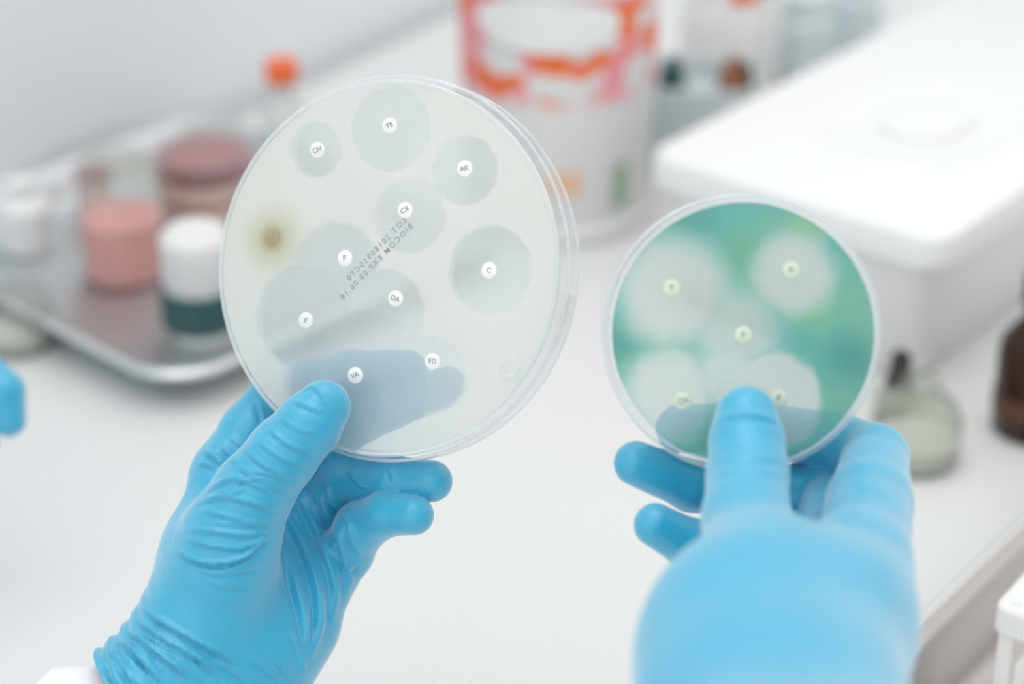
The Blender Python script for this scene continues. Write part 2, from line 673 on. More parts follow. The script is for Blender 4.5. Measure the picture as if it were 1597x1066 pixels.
L_D, L_AX = 774.0, (math.sin(math.radians(22.5)), -0.02, math.cos(math.radians(22.5)))
dl, locl, Lo, La, LRb, LRl = make_dish(
    'petri_dish', 'large petri dish of cream agar dotted with paper discs, in the left gloved hand',
    (597, 417), L_D, L_AX, 0.0685, 0.0705, 0.0155, 0.004, 4.3)
pm = 4.3e3
zl = []
for (px, py, r, soft, s) in ((490, 232, 46, 3, .8), (607, 200, 68, 3, 1), (722, 265, 56, 5, .8), (636, 335, 62, 5, .6),
                             (762, 420, 70, 5, .9), (520, 420, 78, 8, .7), (470, 492, 86, 8, .85), (598, 485, 68, 8, .7),
                             (556, 602, 134, 24, .95), (668, 585, 62, 10, .8)):
    x, y = locl(px, py)
    zl.append((x, y, r / pm, soft / pm, s))
hx, hy = locl(421, 372)
gel(dl, 0.0672, 0.0036, lawn_mat_cream(zl, (hx, hy, 0.0165)))
for (px, py, txt, mt) in ((492, 233, 'CN', 'disc_sink'), (605, 195, 'TE', 'disc'), (722, 262, 'AK', 'disc'), (629, 327, 'CX', 'disc'),
                          (421, 370, 'NF', 'disc_tan'), (535, 402, 'P', 'disc'), (474, 499, 'E', 'disc_sink'), (614, 465, 'DA', 'disc_sink'),
                          (760, 421, 'C', 'disc'), (551, 585, 'VA', 'disc'), (672, 563, 'FD', 'disc_sink')):
    disc(dl, locl(px, py), txt, M[mt], M['ink'], random.uniform(-0.6, 0.6))
ring_xy = locl(795, 573)
bm = bmesh.new()
tube_path(bm, [(ring_xy[0] + 0.0032 * math.cos(2 * PI * k / 32), ring_xy[1] + 0.0032 * math.sin(2 * PI * k / 32), 0.0003) for k in range(32)], 0.0005, 6, True)
obj('moulding_ring', bm, M['rim'], dl)
# stamped, seen from behind and so mirror-written
for (pa, pb, txt, size) in (((523, 472), (647, 343), 'BIOCOM EXP:08.06.18', 0.0030), ((539, 436), (631, 340), 'LOT 20180910CT0', 0.0030)):
    A, B = Vector(locl(*pa)), Vector(locl(*pb))
    mid = (A + B) / 2
    ang = math.atan2(B.y - A.y, B.x - A.x)
    text_mesh('stamped_print', txt, size, M['ink_faint'], dl, (mid.x, mid.y, 0.00128), ang, mirror=True, spacing=1.36, bold=0.00004)

R_D, R_AX = 712.0, (0.0, 0.015, 1.0)
dr, locr, Ro, Ra, RRb, RRl = make_dish(
    'petri_dish', 'small petri dish of green agar with five paper discs, in the right gloved hand',
    (1160, 520), R_D, R_AX, 0.0452, 0.0468, 0.0145, 0.004, 4.67)
pm = 4.67e3
zr = []
for (px, py, r, soft, s) in ((1050, 455, 84, 34, 1), (1238, 428, 64, 22, .95), (1150, 520, 66, 36, .85), (1045, 612, 70, 26, 1), (1205, 624, 76, 8, .95), (1140, 590, 60, 30, .9)):
    x, y = locr(px, py)
    zr.append((x, y, r / pm, soft / pm, s))
sp = []
for (px, py, r, c, s) in ((1260, 350, 50, (0.42, 0.66, 0.34), .9), (1270, 480, 60, (0.32, 0.66, 0.36), .9), (1330, 560, 70, (0.05, 0.38, 0.36), .7),
                          (1150, 400, 60, (0.22, 0.55, 0.36), .8), (1080, 345, 60, (0.13, 0.45, 0.42), .8), (965, 530, 60, (0.08, 0.42, 0.38), .7)):
    x, y = locr(px, py)
    sp.append((x, y, r / pm, c, s))
gel(dr, 0.0436, 0.0036, lawn_mat_green(zr, sp))
for (px, py, txt) in ((1048, 449, 'T'), (1235, 420, 'K'), (1160, 522, 'P'), (1065, 625, 'CN'), (1215, 620, 'E')):
    disc(dr, locr(px, py), txt, M['disc_green'], M['ink'], random.uniform(-0.3, 0.3))


# ------------------------------------------------------------------ hands
def rcone(P, a, b, ra, rb):
    """signed distance to a tapered capsule"""
    ba = b - a
    l2 = float(ba @ ba)
    rr = ra - rb
    a2 = max(l2 - rr * rr, 1e-6)
    il2 = 1.0 / l2
    pa = P - a.astype(np.float32)
    y = pa @ ba.astype(np.float32)
    z = y - l2
    t = pa * np.float32(l2) - y[:, None] * ba.astype(np.float32)
    x2 = np.einsum('ij,ij->i', t, t)
    y2 = y * y * l2
    z2 = z * z * l2
    k = np.sign(rr) * rr * rr * x2
    d = (np.sqrt(x2 * a2 * il2) + y * rr) * il2 - ra
    c1 = np.sign(z) * a2 * z2 > k
    c2 = np.sign(y) * a2 * y2 < k
    d = np.where(c1, np.sqrt(x2 + z2) * il2 - rb, np.where(c2, np.sqrt(x2 + y2) * il2 - ra, d))
    return d.astype(np.float32)


def smin(a, b, k):
    h = np.maximum(k - np.abs(a - b), 0.0) / k
    return np.minimum(a, b) - h * h * k * 0.25


def chain_sdf(P, ch, k=2.5):
    d = None
    for (p, q) in zip(ch, ch[1:]):
        s = rcone(P, pc(*p[:3]), pc(*q[:3]), p[3], q[3])
        d = s if d is None else smin(d, s, k)
    return d


def surface_nets(S, org, h):
    """mesh of the zero level of a sampled field"""
    nx, ny, nz = S.shape
    inside = S < 0
    cnt = np.zeros((nx - 1, ny - 1, nz - 1), np.int8)
    for i in (0, 1):
        for j in (0, 1):
            for k in (0, 1):
                cnt += inside[i:nx - 1 + i, j:ny - 1 + j, k:nz - 1 + k]
    act = (cnt > 0) & (cnt < 8)
    ids = np.full(act.shape, -1, np.int64)
    I = np.argwhere(act)
    ids[act] = np.arange(len(I))
    acc = np.zeros((len(I), 3))
    num = np.zeros(len(I))
    corners = [(i, j, k) for i in (0, 1) for j in (0, 1) for k in (0, 1)]
    vals = {c: S[I[:, 0] + c[0], I[:, 1] + c[1], I[:, 2] + c[2]] for c in corners}
    for c in corners:
        for ax in range(3):
            if c[ax]:
                continue
            e = list(c)
            e[ax] = 1
            v0, v1 = vals[c], vals[tuple(e)]
            m = (v0 < 0) != (v1 < 0)
            t = np.where(m, v0 / np.where(m, v0 - v1, 1), 0)
            p = np.tile(np.array(c, float), (len(I), 1))
            p[:, ax] += t
            acc[m] += p[m]
            num[m] += 1
    V = (I + acc / num[:, None]) * h + org
    quads = []
    for ax in range(3):
        sl0 = [slice(1, -1)] * 3
        sl1 = [slice(1, -1)] * 3
        sl0[ax] = slice(0, -1)
        sl1[ax] = slice(1, None)
        a, b = inside[tuple(sl0)], inside[tuple(sl1)]
        E = np.argwhere(a != b)
        flip = a[tuple(E.T)]
        base = E.copy()
        u, v = (ax + 1) % 3, (ax + 2) % 3
        base[:, u] += 1
        base[:, v] += 1
        q = []
        for (du, dv) in ((-1, -1), (0, -1), (0, 0), (-1, 0)):
            c = base.copy()
            c[:, u] += du
            c[:, v] += dv
            q.append(ids[tuple(c.T)])
        Q = np.stack(q, 1)
        Q[~flip] = Q[~flip][:, ::-1]
        quads.append(Q)
    return V, np.concatenate(quads)


def smooth_mesh(V, Q, it):
    e = np.concatenate([Q[:, [0, 1]], Q[:, [1, 2]], Q[:, [2, 3]], Q[:, [3, 0]]])
    n = len(V)
    deg = np.bincount(e[:, 0], minlength=n) + np.bincount(e[:, 1], minlength=n)
    for k in range(it):
        for f in (0.5, -0.52):
            A = np.empty_like(V)
            for c in range(3):
                A[:, c] = (np.bincount(e[:, 0], V[e[:, 1], c], n) + np.bincount(e[:, 1], V[e[:, 0], c], n)) / np.maximum(deg, 1)
            V = V + f * (A - V)
    return V


def vnormals(V, Q):
    n = np.cross(V[Q[:, 2]] - V[Q[:, 0]], V[Q[:, 3]] - V[Q[:, 1]])
    N = np.zeros_like(V)
    for c in range(3):
        for k in range(4):
            N[:, c] += np.bincount(Q[:, k], n[:, c], len(V))
    return N / np.maximum(np.linalg.norm(N, axis=1, keepdims=True), 1e-9)


def catmull(pts, step=3.0):
    pts = [np.array(p, float) for p in pts]
    if len(pts) < 3:
        L = np.linalg.norm(pts[1] - pts[0])
        n = max(2, int(L / step))
        return np.array([pts[0] + (pts[1] - pts[0]) * k / n for k in range(n + 1)])
    P = [2 * pts[0] - pts[1]] + pts + [2 * pts[-1] - pts[-2]]
    out = []
    for i in range(1, len(P) - 2):
        n = max(2, int(np.linalg.norm(P[i + 1] - P[i]) / step))
        for k in range(n):
            t = k / n
            out.append(0.5 * ((2 * P[i]) + (-P[i - 1] + P[i + 1]) * t + (2 * P[i - 1] - 5 * P[i] + 4 * P[i + 1] - P[i + 2]) * t * t
                              + (-P[i - 1] + 3 * P[i] - 3 * P[i + 1] + P[i + 2]) * t ** 3))
    out.append(pts[-1])
    return np.array(out)


def crease_field(V, N, creases):
    """height of the glove's folds; V in lens axes"""
    u = V[:, 0] / V[:, 2] * F + W_PX / 2
    v = -V[:, 1] / V[:, 2] * F + H_PX / 2
    facing = np.clip((-N[:, 2] - 0.15) / 0.6, 0, 1) ** 1.3
    H = np.zeros(len(V))
    for (pts, amp, wid) in creases:
        P = catmull(pts)
        lo, hi = P.min(0) - 30, P.max(0) + 30
        m = np.where((u > lo[0]) & (u < hi[0]) & (v > lo[1]) & (v < hi[1]) & (facing > 0))[0]
        if not len(m):
            continue
        uv = np.stack([u[m], v[m]], 1)
        T = np.gradient(P, axis=0)
        T /= np.maximum(np.linalg.norm(T, axis=1, keepdims=True), 1e-9)
        d2 = ((uv[:, None, :] - P[None]) ** 2).sum(2)
        k = d2.argmin(1)
        rel = uv - P[k]
        s = rel[:, 0] * T[k, 1] - rel[:, 1] * T[k, 0]         # signed, positive to one side
        s = np.sign(s) * np.sqrt(d2[np.arange(len(k)), k])
        tt = k / (len(P) - 1)
        taper = np.clip(np.minimum(tt, 1 - tt) / 0.25, 0, 1) ** 0.7
        over = (d2[np.arange(len(k)), k] > (wid * 4) ** 2)
        prof = np.exp(-((s - wid * 0.6) / wid) ** 2) - 0.9 * np.exp(-((s + wid * 0.7) / (wid * 0.75)) ** 2)
        prof[over] = 0
        H[m] += 1.75 * amp * taper * prof * facing[m]
    return H


def build_hand(palm, fingers, h, kp, kf, carve, cut=None, creases=(), extra=None, it=3, post=None, relax=None):
    allp = [p for ch in palm + fingers for p in ch]
    C = np.array([pc(*p[:3]) for p in allp])
    rmax = max(p[3] for p in allp)
    lo = C.min(0) - rmax - 4
    hi = C.max(0) + rmax + 4
    n = np.ceil((hi - lo) / h).astype(int) + 1
    gx = [lo[i] + h * np.arange(n[i]) for i in range(3)]
    S = np.empty(n, np.float32)
    YZ = np.stack(np.meshgrid(gx[1], gx[2], indexing='ij'), -1).reshape(-1, 2)
    step = max(1, int(1.2e6 / len(YZ)))
    for i0 in range(0, n[0], step):
        xs = gx[0][i0:i0 + step]
        P = np.empty((len(xs), len(YZ), 3), np.float32)
        P[:, :, 0] = xs[:, None]
        P[:, :, 1:] = YZ
        P = P.reshape(-1, 3)
        pal = None
        for ch in palm:
            s = chain_sdf(P, ch, kp)
            pal = s if pal is None else smin(pal, s, kp)
        tot = pal
        for f in fingers:
            tot = np.minimum(tot, smin(chain_sdf(P, f), pal, kf))
        for (o, a, rads) in carve:
            q = P - np.array(o, np.float32)
            za = q @ np.array(a, np.float32)
            ra = np.sqrt(np.maximum((q * q).sum(1) - za * za, 0))
            for (R, z0, z1) in rads:
                dd = np.maximum(ra - R, np.maximum(z0 - za, za - z1))
                tot = np.maximum(tot, -dd)
        if cut is not None:
            tot = np.maximum(tot, (P - cut[0].astype(np.float32)) @ cut[1].astype(np.float32))
        S[i0:i0 + step] = tot.reshape(len(xs), n[1], n[2])
    V, Q = surface_nets(S, lo, h)
    V = smooth_mesh(V, Q, it)
    if relax is not None:
        V = relax(V, Q)
    if post is not None:
        V = post(V, vnormals(V, Q))
    if creases:
        N = vnormals(V, Q)
        V = V + N * crease_field(V, N, creases)[:, None]
        V = smooth_mesh(V, Q, 1)
    for (o, a, rads) in carve:                       # nothing pokes into the plastic
        for (R_, z0, z1) in rads:
            q = V - o
            za = q @ a
            rad = q - za[:, None] * a
            ra = np.linalg.norm(rad, axis=1)
            m = (ra < R_) & (za > z0) & (za < z1)
            gaps = np.stack([R_ - ra, za - z0, z1 - za], 1)
            w = gaps.argmin(1)
            i = m & (w == 0)
            V[i] += rad[i] / np.maximum(ra[i], 1e-6)[:, None] * gaps[i, 0][:, None]
            i = m & (w == 1)
            V[i] -= a * gaps[i, 1][:, None]
            i = m & (w == 2)
            V[i] += a * gaps[i, 2][:, None]
    return V, Q


def cam_mesh(name, V, Q, origin_w, mat, parent):
    R = np.array(ROT)
    Wd = (V * np.array([1, 1, -1]) / 1000) @ R.T + np.array(CAM) - np.array(origin_w)
    me = bpy.data.meshes.new(name)
    me.vertices.add(len(Wd))
    me.vertices.foreach_set('co', Wd.astype(np.float32).ravel())
    me.loops.add(Q.size)
    Qf = Q[:, ::-1]
    me.loops.foreach_set('vertex_index', Qf.astype(np.int32).ravel())
    me.polygons.add(len(Q))
    me.polygons.foreach_set('loop_start', np.arange(0, Q.size, 4, dtype=np.int32))
    me.polygons.foreach_set('loop_total', np.full(len(Q), 4, np.int32))
    me.update(calc_edges=True)
    me.validate()
    return mesh_obj(name, me, mat, parent, smooth=True)


def n3(v):
    v = np.array(v, float)
    return v / np.linalg.norm(v)


G = 0.7   # glove clears the plastic by this many mm
carve_l = [(np.array(Lo), np.array(La), [(LRb * 1000 + G, -G, 13), (LRl * 1000 + G, 5.58 - G - .6, 15.5 + G)])]
carve_r = [(np.array(Ro), np.array(Ra), [(RRb * 1000 + G, -G, 12), (RRl * 1000 + G, 5.2 - G - .6, 14.5 + G)])]

# left hand -- every joint: (px, py, distance from the lens, radius), mm
thumb = [(505, 634, 769, 9.8), (480, 664, 769, 11.6), (442, 706, 770, 12.8), (394, 768, 773, 14.5), (362, 832, 777, 17)]
index = [(634, 578, 796, 8.0), (548, 582, 806, 8.7), (438, 606, 818, 9.6), (388, 672, 812, 10.8), (352, 738, 807, 12.5)]
middle = [(698, 603, 791, 7.6), (610, 632, 801, 8.6), (512, 680, 814, 9.6), (460, 728, 820, 10.5), (415, 785, 818, 12)]
ring = [(673, 750, 788, 7.8), (615, 748, 796, 8.8), (540, 745, 811, 9.8), (505, 785, 820, 10.4), (466, 840, 819, 12)]
pinky = [(646, 803, 782, 7.3), (604, 800, 790, 8.3), (562, 822, 801, 9.6), (540, 862, 808, 10), (505, 905, 809, 11)]
wr = (355, 985, 796, 22)
palm_l = [
    [(352, 742, 806, 12.5), (324, 860, 795, 15.5), (300, 985, 788, 19)],
    [(415, 785, 817, 12), (375, 895, 806, 15), wr],
    [(466, 840, 818, 12), (425, 935, 807, 15.5), (392, 1010, 798, 19)],
    [(505, 900, 808, 11), (458, 975, 803, 15), (418, 1030, 797, 18)],
    [(362, 832, 777, 17), (344, 890, 781, 18), (325, 985, 787, 20)],
    [(308, 990, 788, 22), (250, 1080, 786, 24), (120, 1250, 780, 28)],
    [(395, 1020, 796, 19), (340, 1100, 790, 22), (220, 1290, 782, 28)],
]
cut_o = pc(172, 1046, 780)
cut_n = n3(pc(172 - 75, 1046 + 66, 780) - cut_o)

K = []
def kz(pts, amp, wid):
    K.append(([(60 + .4935 * x, 540 + .4935 * y) for x, y in pts], amp, wid))
# folds at the ball of the thumb
for pts, a in (([(515, 470), (600, 425), (650, 430), (745, 470)], .55), ([(490, 505), (570, 480), (640, 490), (760, 522)], .6),
               ([(505, 520), (590, 540), (680, 560), (745, 548)], .55), ([(465, 580), (560, 590), (650, 600), (730, 585)], .6),
               ([(430, 645), (500, 680), (580, 687), (660, 662), (728, 600)], 1.1), ([(465, 612), (550, 635), (640, 640), (722, 610)], .6),
               ([(480, 700), (560, 722), (640, 712), (705, 690)], .35), ([(520, 745), (600, 765), (680, 745)], .3),
               ([(600, 440), (690, 420), (780, 440)], .4), ([(560, 455), (610, 470), (660, 445)], .35),
               ([(540, 560), (620, 565), (715, 570)], .35)):
    kz(pts, a, 4.2)
# across the thumb
for pts, a in (([(690, 300), (745, 345), (850, 392)], .5), ([(720, 262), (790, 315), (880, 345)], .5), ([(650, 330), (720, 385), (830, 425)], .5),
               ([(760, 225), (810, 262), (880, 285)], .35), ([(640, 395), (720, 405), (800, 425)], .4), ([(800, 175), (840, 190), (900, 215)], .5),
               ([(800, 170), (860, 130), (900, 170), (940, 235)], .45), ([(620, 375), (700, 430), (790, 455)], .35)):
    kz(pts, a, 3.8)
# by the index knuckle
for pts, a in (([(520, 328), (552, 352), (585, 385)], .8), ([(575, 322), (600, 345), (622, 375)], .9), ([(505, 372), (535, 378), (560, 388)], .5),
               ([(690, 175), (702, 215), (712, 255)], .8), ([(600, 290), (640, 320), (655, 340)], .4)):
    kz(pts, a, 4.2)
# long folds in the palm
for pts, a, w in (([(742, 560), (790, 720), (830, 860), (845, 1000)], 1.2, 7), ([(775, 530), (850, 690), (880, 850), (850, 990)], 1.2, 7),
                  ([(815, 470), (890, 630), (930, 770), (915, 880)], 1.0, 6), ([(860, 440), (940, 600), (975, 720), (965, 790)], 1.0, 6),
                  ([(930, 640), (975, 700), (1010, 690)], .6, 5), ([(970, 540), (990, 620), (1020, 665)], .9, 5),
                  ([(795, 905), (820, 960), (835, 1040)], .6, 5), ([(660, 980), (720, 1020), (770, 1060)], .5, 5), ([(715, 965), (760, 1005), (790, 1045)], .4, 4)):
    kz(pts, a, w)
# gathers at the wrist
for pts, a, w in (([(310, 815), (400, 880), (520, 945), (640, 1010)], 1.0, 4.5), ([(290, 850), (390, 925), (500, 985), (590, 1060)], 1.0, 4.5),
                  ([(262, 885), (360, 960), (450, 1030), (500, 1075)], 1.0, 4.5), ([(232, 920), (320, 985), (390, 1070)], 1.0, 4.5),
                  ([(205, 945), (250, 990), (300, 1075)], 1.0, 4.5), ([(185, 970), (215, 1010), (245, 1075)], 1.0, 4.5),
                  ([(320, 905), (420, 960), (540, 1000)], .5, 4), ([(560, 1000), (620, 1030), (680, 1075)], .5, 5)):
    kz(pts, a, w)
# finger joints
for pts, a in (([(980, 395), (1005, 430), (1040, 452)], .8), ([(1100, 385), (1112, 410), (1120, 430)], .35), ([(905, 425), (920, 490), (962, 530)], .7)):
    kz(pts, a, 4)


def gathers(V, N):
    """the loose cuff: rings of gathers that fade towards the palm"""
    t = (V - cut_o) @ cut_n                        # 0 at the hem, negative towards the fingers
    w = np.exp(-(np.minimum(t, 0) / 22.0) ** 2)
    ph = V[:, 0] * 0.10 - V[:, 2] * 0.06
    d = w * (0.75 * np.sin(t * 0.95 + 1.8 * np.sin(ph)) + 0.25 * np.sin(t * 1.9 + 3.0 * np.sin(ph * 1.7)))
    flare = 1.6 * np.exp(-(np.minimum(t, 0) / 6.0) ** 2)
    Nt = N - (N @ cut_n)[:, None] * cut_n          # outwards, along the hem plane
    return V + Nt * (d + flare)[:, None]


V, Q = build_hand(palm_l, [thumb, index, middle, ring, pinky], 0.8, 10, 5, carve_l, (cut_o + 9 * cut_n, cut_n), K, it=3, post=gathers)
hand_l = thing('gloved_hand', 'left hand in a wrinkled blue glove, thumb pinching the large cream petri dish', 'hand', wp(300, 1000, 788))
gl = cam_mesh('glove', V, Q, hand_l.location, M['glove'], hand_l)
bm = bmesh.new()                                   # trim the cuff to its hem, leaving a thin open edge
bm.from_mesh(gl.data)
hem = cw(cut_o) - hand_l.location
bmesh.ops.bisect_plane(bm, geom=bm.verts[:] + bm.edges[:] + bm.faces[:], plane_co=hem,
                       plane_no=cw(cut_o + cut_n) - cw(cut_o), clear_outer=True)
bm.to_mesh(gl.data)
bm.free()
gl.data.polygons.foreach_set('use_smooth', [True] * len(gl.data.polygons))


def arm_tube(name, parent, mat, axis_pts, radii, squash=0.8, seg=64, ripple=0.0012):
    bm = bmesh.new()
    P = [wp(*p) for p in axis_pts]
    rings = []
    for i, p in enumerate(P):
        t = (P[min(i + 1, len(P) - 1)] - P[max(i - 1, 0)]).normalized()
        view = (p - CAM).normalized()
        u = t.cross(view).normalized()
        v = t.cross(u).normalized()
        rings.append([])
        for k in range(seg):
            a = 2 * PI * k / seg
            r = radii[i] / 1000 + ripple * math.sin(3 * a + i * 1.3)
            rings[-1].append(bm.verts.new(p + u * r * math.cos(a) + v * r * squash * math.sin(a) - parent.location))
    for a, b in zip(rings, rings[1:]):
        for k in range(seg):
            j = (k + 1) % seg
            bm.faces.new((a[k], a[j], b[j], b[k]))
    bm.faces.new(rings[0])
    bm.faces.new(rings[-1])
    return obj(name, bm, mat, parent)


sl = arm_tube('coat_sleeve', hand_l, M['coat'], [(330, 1060, 790), (264, 1138, 788), (238, 1156, 788), (206, 1172, 787), (140, 1250, 785), (50, 1360, 783)],
              [18, 26, 33, 42, 45, 47], 0.75)
sl['label'] = 'white cotton coat sleeve'

# right hand
thumb_r = [(1164, 650, 697, 10.2), (1165, 690, 693, 12.0), (1166, 740, 686, 13.0), (1164, 810, 668, 13.8), (1184, 905, 640, 17)]
index_r = [(1060, 668, 738, 8.4), (1180, 668, 741, 9.2), (1305, 688, 741, 10), (1366, 712, 727, 11), (1356, 785, 697, 14), (1342, 890, 652, 15.5)]
middle_r = [(992, 722, 736, 7.8), (1080, 758, 741, 8.8), (1200, 768, 747, 10), (1295, 772, 742, 11), (1310, 840, 705, 12), (1300, 930, 655, 15)]
ring_r = [(1022, 818, 720, 7.4), (1080, 850, 724, 8.6), (1170, 862, 730, 10), (1250, 850, 722, 11.5), (1270, 910, 685, 12), (1250, 970, 648, 15)]
pinky_r = [(1075, 905, 700, 7), (1140, 925, 704, 8), (1200, 925, 704, 9), (1215, 970, 670, 11), (1200, 1020, 635, 14)]
palm_r = [
    [(1340, 890, 652, 15.5), (1308, 980, 616, 18), (1268, 1110, 574, 22)],
    [(1300, 930, 655, 15), (1270, 1000, 625, 18), (1230, 1110, 582, 20)],
    [(1250, 970, 648, 15), (1215, 1030, 625, 18), (1180, 1110, 588, 20)],
    [(1200, 1020, 635, 14), (1170, 1060, 618, 17), (1150, 1120, 590, 19)],
    [(1184, 905, 640, 17), (1168, 970, 618, 19), (1180, 1100, 580, 20)],
    [(1176, 935, 634, 17), (1117, 1010, 612, 19.5), (1120, 1110, 584, 20)],
    [(1200, 1010, 622, 17), (1215, 1120, 578, 22), (1245, 1330, 500, 28), (1290, 1560, 420, 33)],
    [(1280, 1090, 580, 19), (1300, 1330, 500, 27)], [(1130, 1110, 588, 17), (1190, 1330, 510, 25)],
    [(1182, 965, 636, 15), (1265, 1005, 628, 15), (1335, 965, 634, 14)],
]


def soften(V, Q):
    """relax the back of the hand and wrist into one swell"""
    v = -V[:, 1] / V[:, 2] * F + H_PX / 2
    w = np.clip((v - 835) / 90, 0, 1)[:, None] * 0.6
    e = np.concatenate([Q[:, [0, 1]], Q[:, [1, 2]], Q[:, [2, 3]], Q[:, [3, 0]]])
    n = len(V)
    deg = np.maximum(np.bincount(e[:, 0], minlength=n) + np.bincount(e[:, 1], minlength=n), 1)
    front = (V[:, 2] < 690)[:, None]
    for k in range(380):
        A = np.stack([(np.bincount(e[:, 0], V[e[:, 1], c], n) + np.bincount(e[:, 1], V[e[:, 0], c], n)) / deg for c in range(3)], 1)
        V = V + w * front * (A - V)
    return V


V, Q = build_hand(palm_r, [thumb_r, index_r, middle_r, ring_r, pinky_r], 1.0, 18, 8, carve_r, None, [
    ([(1110, 725), (1165, 715), (1225, 722)], .4, 6), ([(1108, 742), (1165, 735), (1228, 745)], .4, 6),
    ([(1300, 770), (1340, 760), (1400, 780)], .5, 8), ([(1108, 660), (1162, 648), (1222, 660)], .6, 5)], it=3, relax=soften)
hand_r = thing('gloved_hand', 'right hand in a smooth blue glove, thumb upright on the small green petri dish', 'hand', wp(1230, 1100, 565))
cam_mesh('glove', V, Q, hand_r.location, M['glove'], hand_r)

# a third hand just inside the left edge
V, Q = build_hand(
    [[(-190, 500, 1010, 16), (-120, 540, 1000, 14)], [(-200, 560, 1010, 16), (-125, 580, 1000, 13)], [(-260, 520, 1020, 22), (-190, 530, 1010, 20)], [(-250, 520, 1020, 23), (-420, 470, 1040, 25), (-900, 380, 1100, 36)]],
    [[(14, 655, 985, 8), (6, 610, 985, 9.5), (-45, 560, 990, 10), (-120, 540, 1000, 12)],
     [(-30, 690, 1000, 8), (-40, 640, 1000, 9), (-75, 595, 1002, 9.5), (-125, 580, 1000, 11)],
     [(-40, 690, 980, 8.5), (-90, 640, 985, 10), (-190, 560, 1005, 14)],
     [(-75, 690, 1020, 7), (-85, 640, 1020, 8), (-130, 600, 1012, 10)], [(-110, 690, 1035, 6.5), (-120, 650, 1035, 7.5), (-160, 600, 1018, 10)]],
    1.5, 12, 5, [], it=2)
h3 = thing('gloved_hand', 'blue gloved fingertip of another hand, cut off by the left edge of the photo', 'hand', wp(-200, 530, 1010))
cam_mesh('glove', V, Q, h3.location, M['glove'], h3)


# ------------------------------------------------------------------ things on the bench
def tray(name, label, corner, dx, sx, sy, hgt, r, mat=None):
    """open steel tray; corner = its outer corner, dx = direction of its x side"""
    ang = math.atan2(dx.y, dx.x)
    c = corner + Vector((math.cos(ang), math.sin(ang), 0)) * sx / 2 + Vector((-math.sin(ang), math.cos(ang), 0)) * sy / 2
    t = thing(name, label, 'tray', (c.x, c.y, BENCH + 0.0005), ang)
    hx, hy = sx / 2, sy / 2
    w = 0.0012
    bm = bmesh.new()
    loops(bm, [(hx - 0.018, hy - 0.018, r - 0.008, 0), (hx - 0.012, hy - 0.012, r - 0.004, 0.004), (hx - 0.008, hy - 0.008, r, hgt - 0.002),
               (hx - 0.002, hy - 0.002, r + 0.006, hgt), (hx, hy, r + 0.008, hgt - 0.003),
               (hx, hy, r + 0.008, hgt - 0.0015), (hx - 0.002, hy - 0.002, r + 0.006, hgt + w),
               (hx - 0.009, hy - 0.009, r, hgt - 0.001), (hx - 0.0132, hy - 0.0132, r - 0.005, 0.0055), (hx - 0.019, hy - 0.019, r - 0.009, w)], 10)
    obj('pan', bm, mat or M['steel'], t, angle=60)
    bm = bmesh.new()
    tube_path(bm, [(x, y, hgt - 0.0012) for x, y in rrect(hx + 0.0006, hy + 0.0006, r + 0.008, 10)], 0.0026, 10, True)
    obj('rolled_rim', bm, M['steel_bright'], t)
    return t


# left steel tray: front corner, one side running up-right, one up-left
tdx = (ground(650, 446) - ground(278, 618)).normalized()
tcor = ground(274, 662)
tray_l = tray('steel_tray', 'shallow steel tray with rounded corners holding the pink jars and bottles', tcor, tdx, 0.275, 0.30, 0.024, 0.03)
TZ = BENCH + 0.0022

# right steel tray with a paper liner
ra_, rb_ = ground(1420, 985, BENCH + 0.042), ground(1597, 815, BENCH + 0.042)
rdx = (rb_ - ra_).normalized()
rdy = Vector((-rdx.y, rdx.x, 0))
rcor = ra_ - rdx * 0.06 - rdy * 0.30
rcor.z = 0
tray_r = tray('steel_tray', 'deep steel tray in the lower right corner with bright rim around the tube rack', rcor, rdx, 0.36, 0.30, 0.042, 0.03, M['steel_warm'])
rang = math.atan2(rdx.y, rdx.x)
bm = bmesh.new()
box(bm, 0.27, 0.22, 0.0015, bev=0.0004)
ln = obj('paper_liner', bm, M['paper'])
ln.location = (*tray_r.location[:2], BENCH + 0.0022)
ln.rotation_euler = (0, 0, rang)
tag(ln, 'white paper liner flat in the steel tray under the tube rack', 'paper')


def jar(name, label, loc, prof_out, wall, mat, cat, group=None, seg=48):
    t = thing(name, label, cat, loc, None, group)
    bm = bmesh.new()
    inner = [(max(r - wall, 0.0005), z) for r, z in prof_out]
    inner[0] = (inner[0][0], prof_out[0][1] + wall)
    lathe(bm, [(0, prof_out[0][1])] + prof_out + inner[::-1] + [(0, inner[0][1])], seg, False, False)
    obj('body', bm, mat, t)
    return t


def lat(name, prof, mat, parent, loc=None, seg=40, label=None):
    bm = bmesh.new()
    lathe(bm, prof, seg)
    o = obj(name, bm, mat, parent)
    if loc is not None:
        o.location = loc
    if label:
        o['label'] = label
    return o


def on(px, py, z=BENCH):
    g = ground(px, py, z)
    return (g.x, g.y, z)


# jar of pink medium (front of the tray)
p = on(198, 425, TZ)
t = jar('glass_jar', 'clear glass jar half full of pink medium on the left steel tray', p,
        [(0.024, 0), (0.027, 0.003), (0.027, 0.058), (0.024, 0.064), (0.023, 0.072)], 0.0015, M['glass'], 'jar')
lat('pink_medium', [(0, 0.002), (0.0252, 0.002), (0.0252, 0.040), (0, 0.040)], M['pink'], t)
lat('lid', [(0, 0.0725), (0.0235, 0.0725), (0.0235, 0.077), (0.021, 0.078), (0, 0.078)], M['glass_grey'], t)

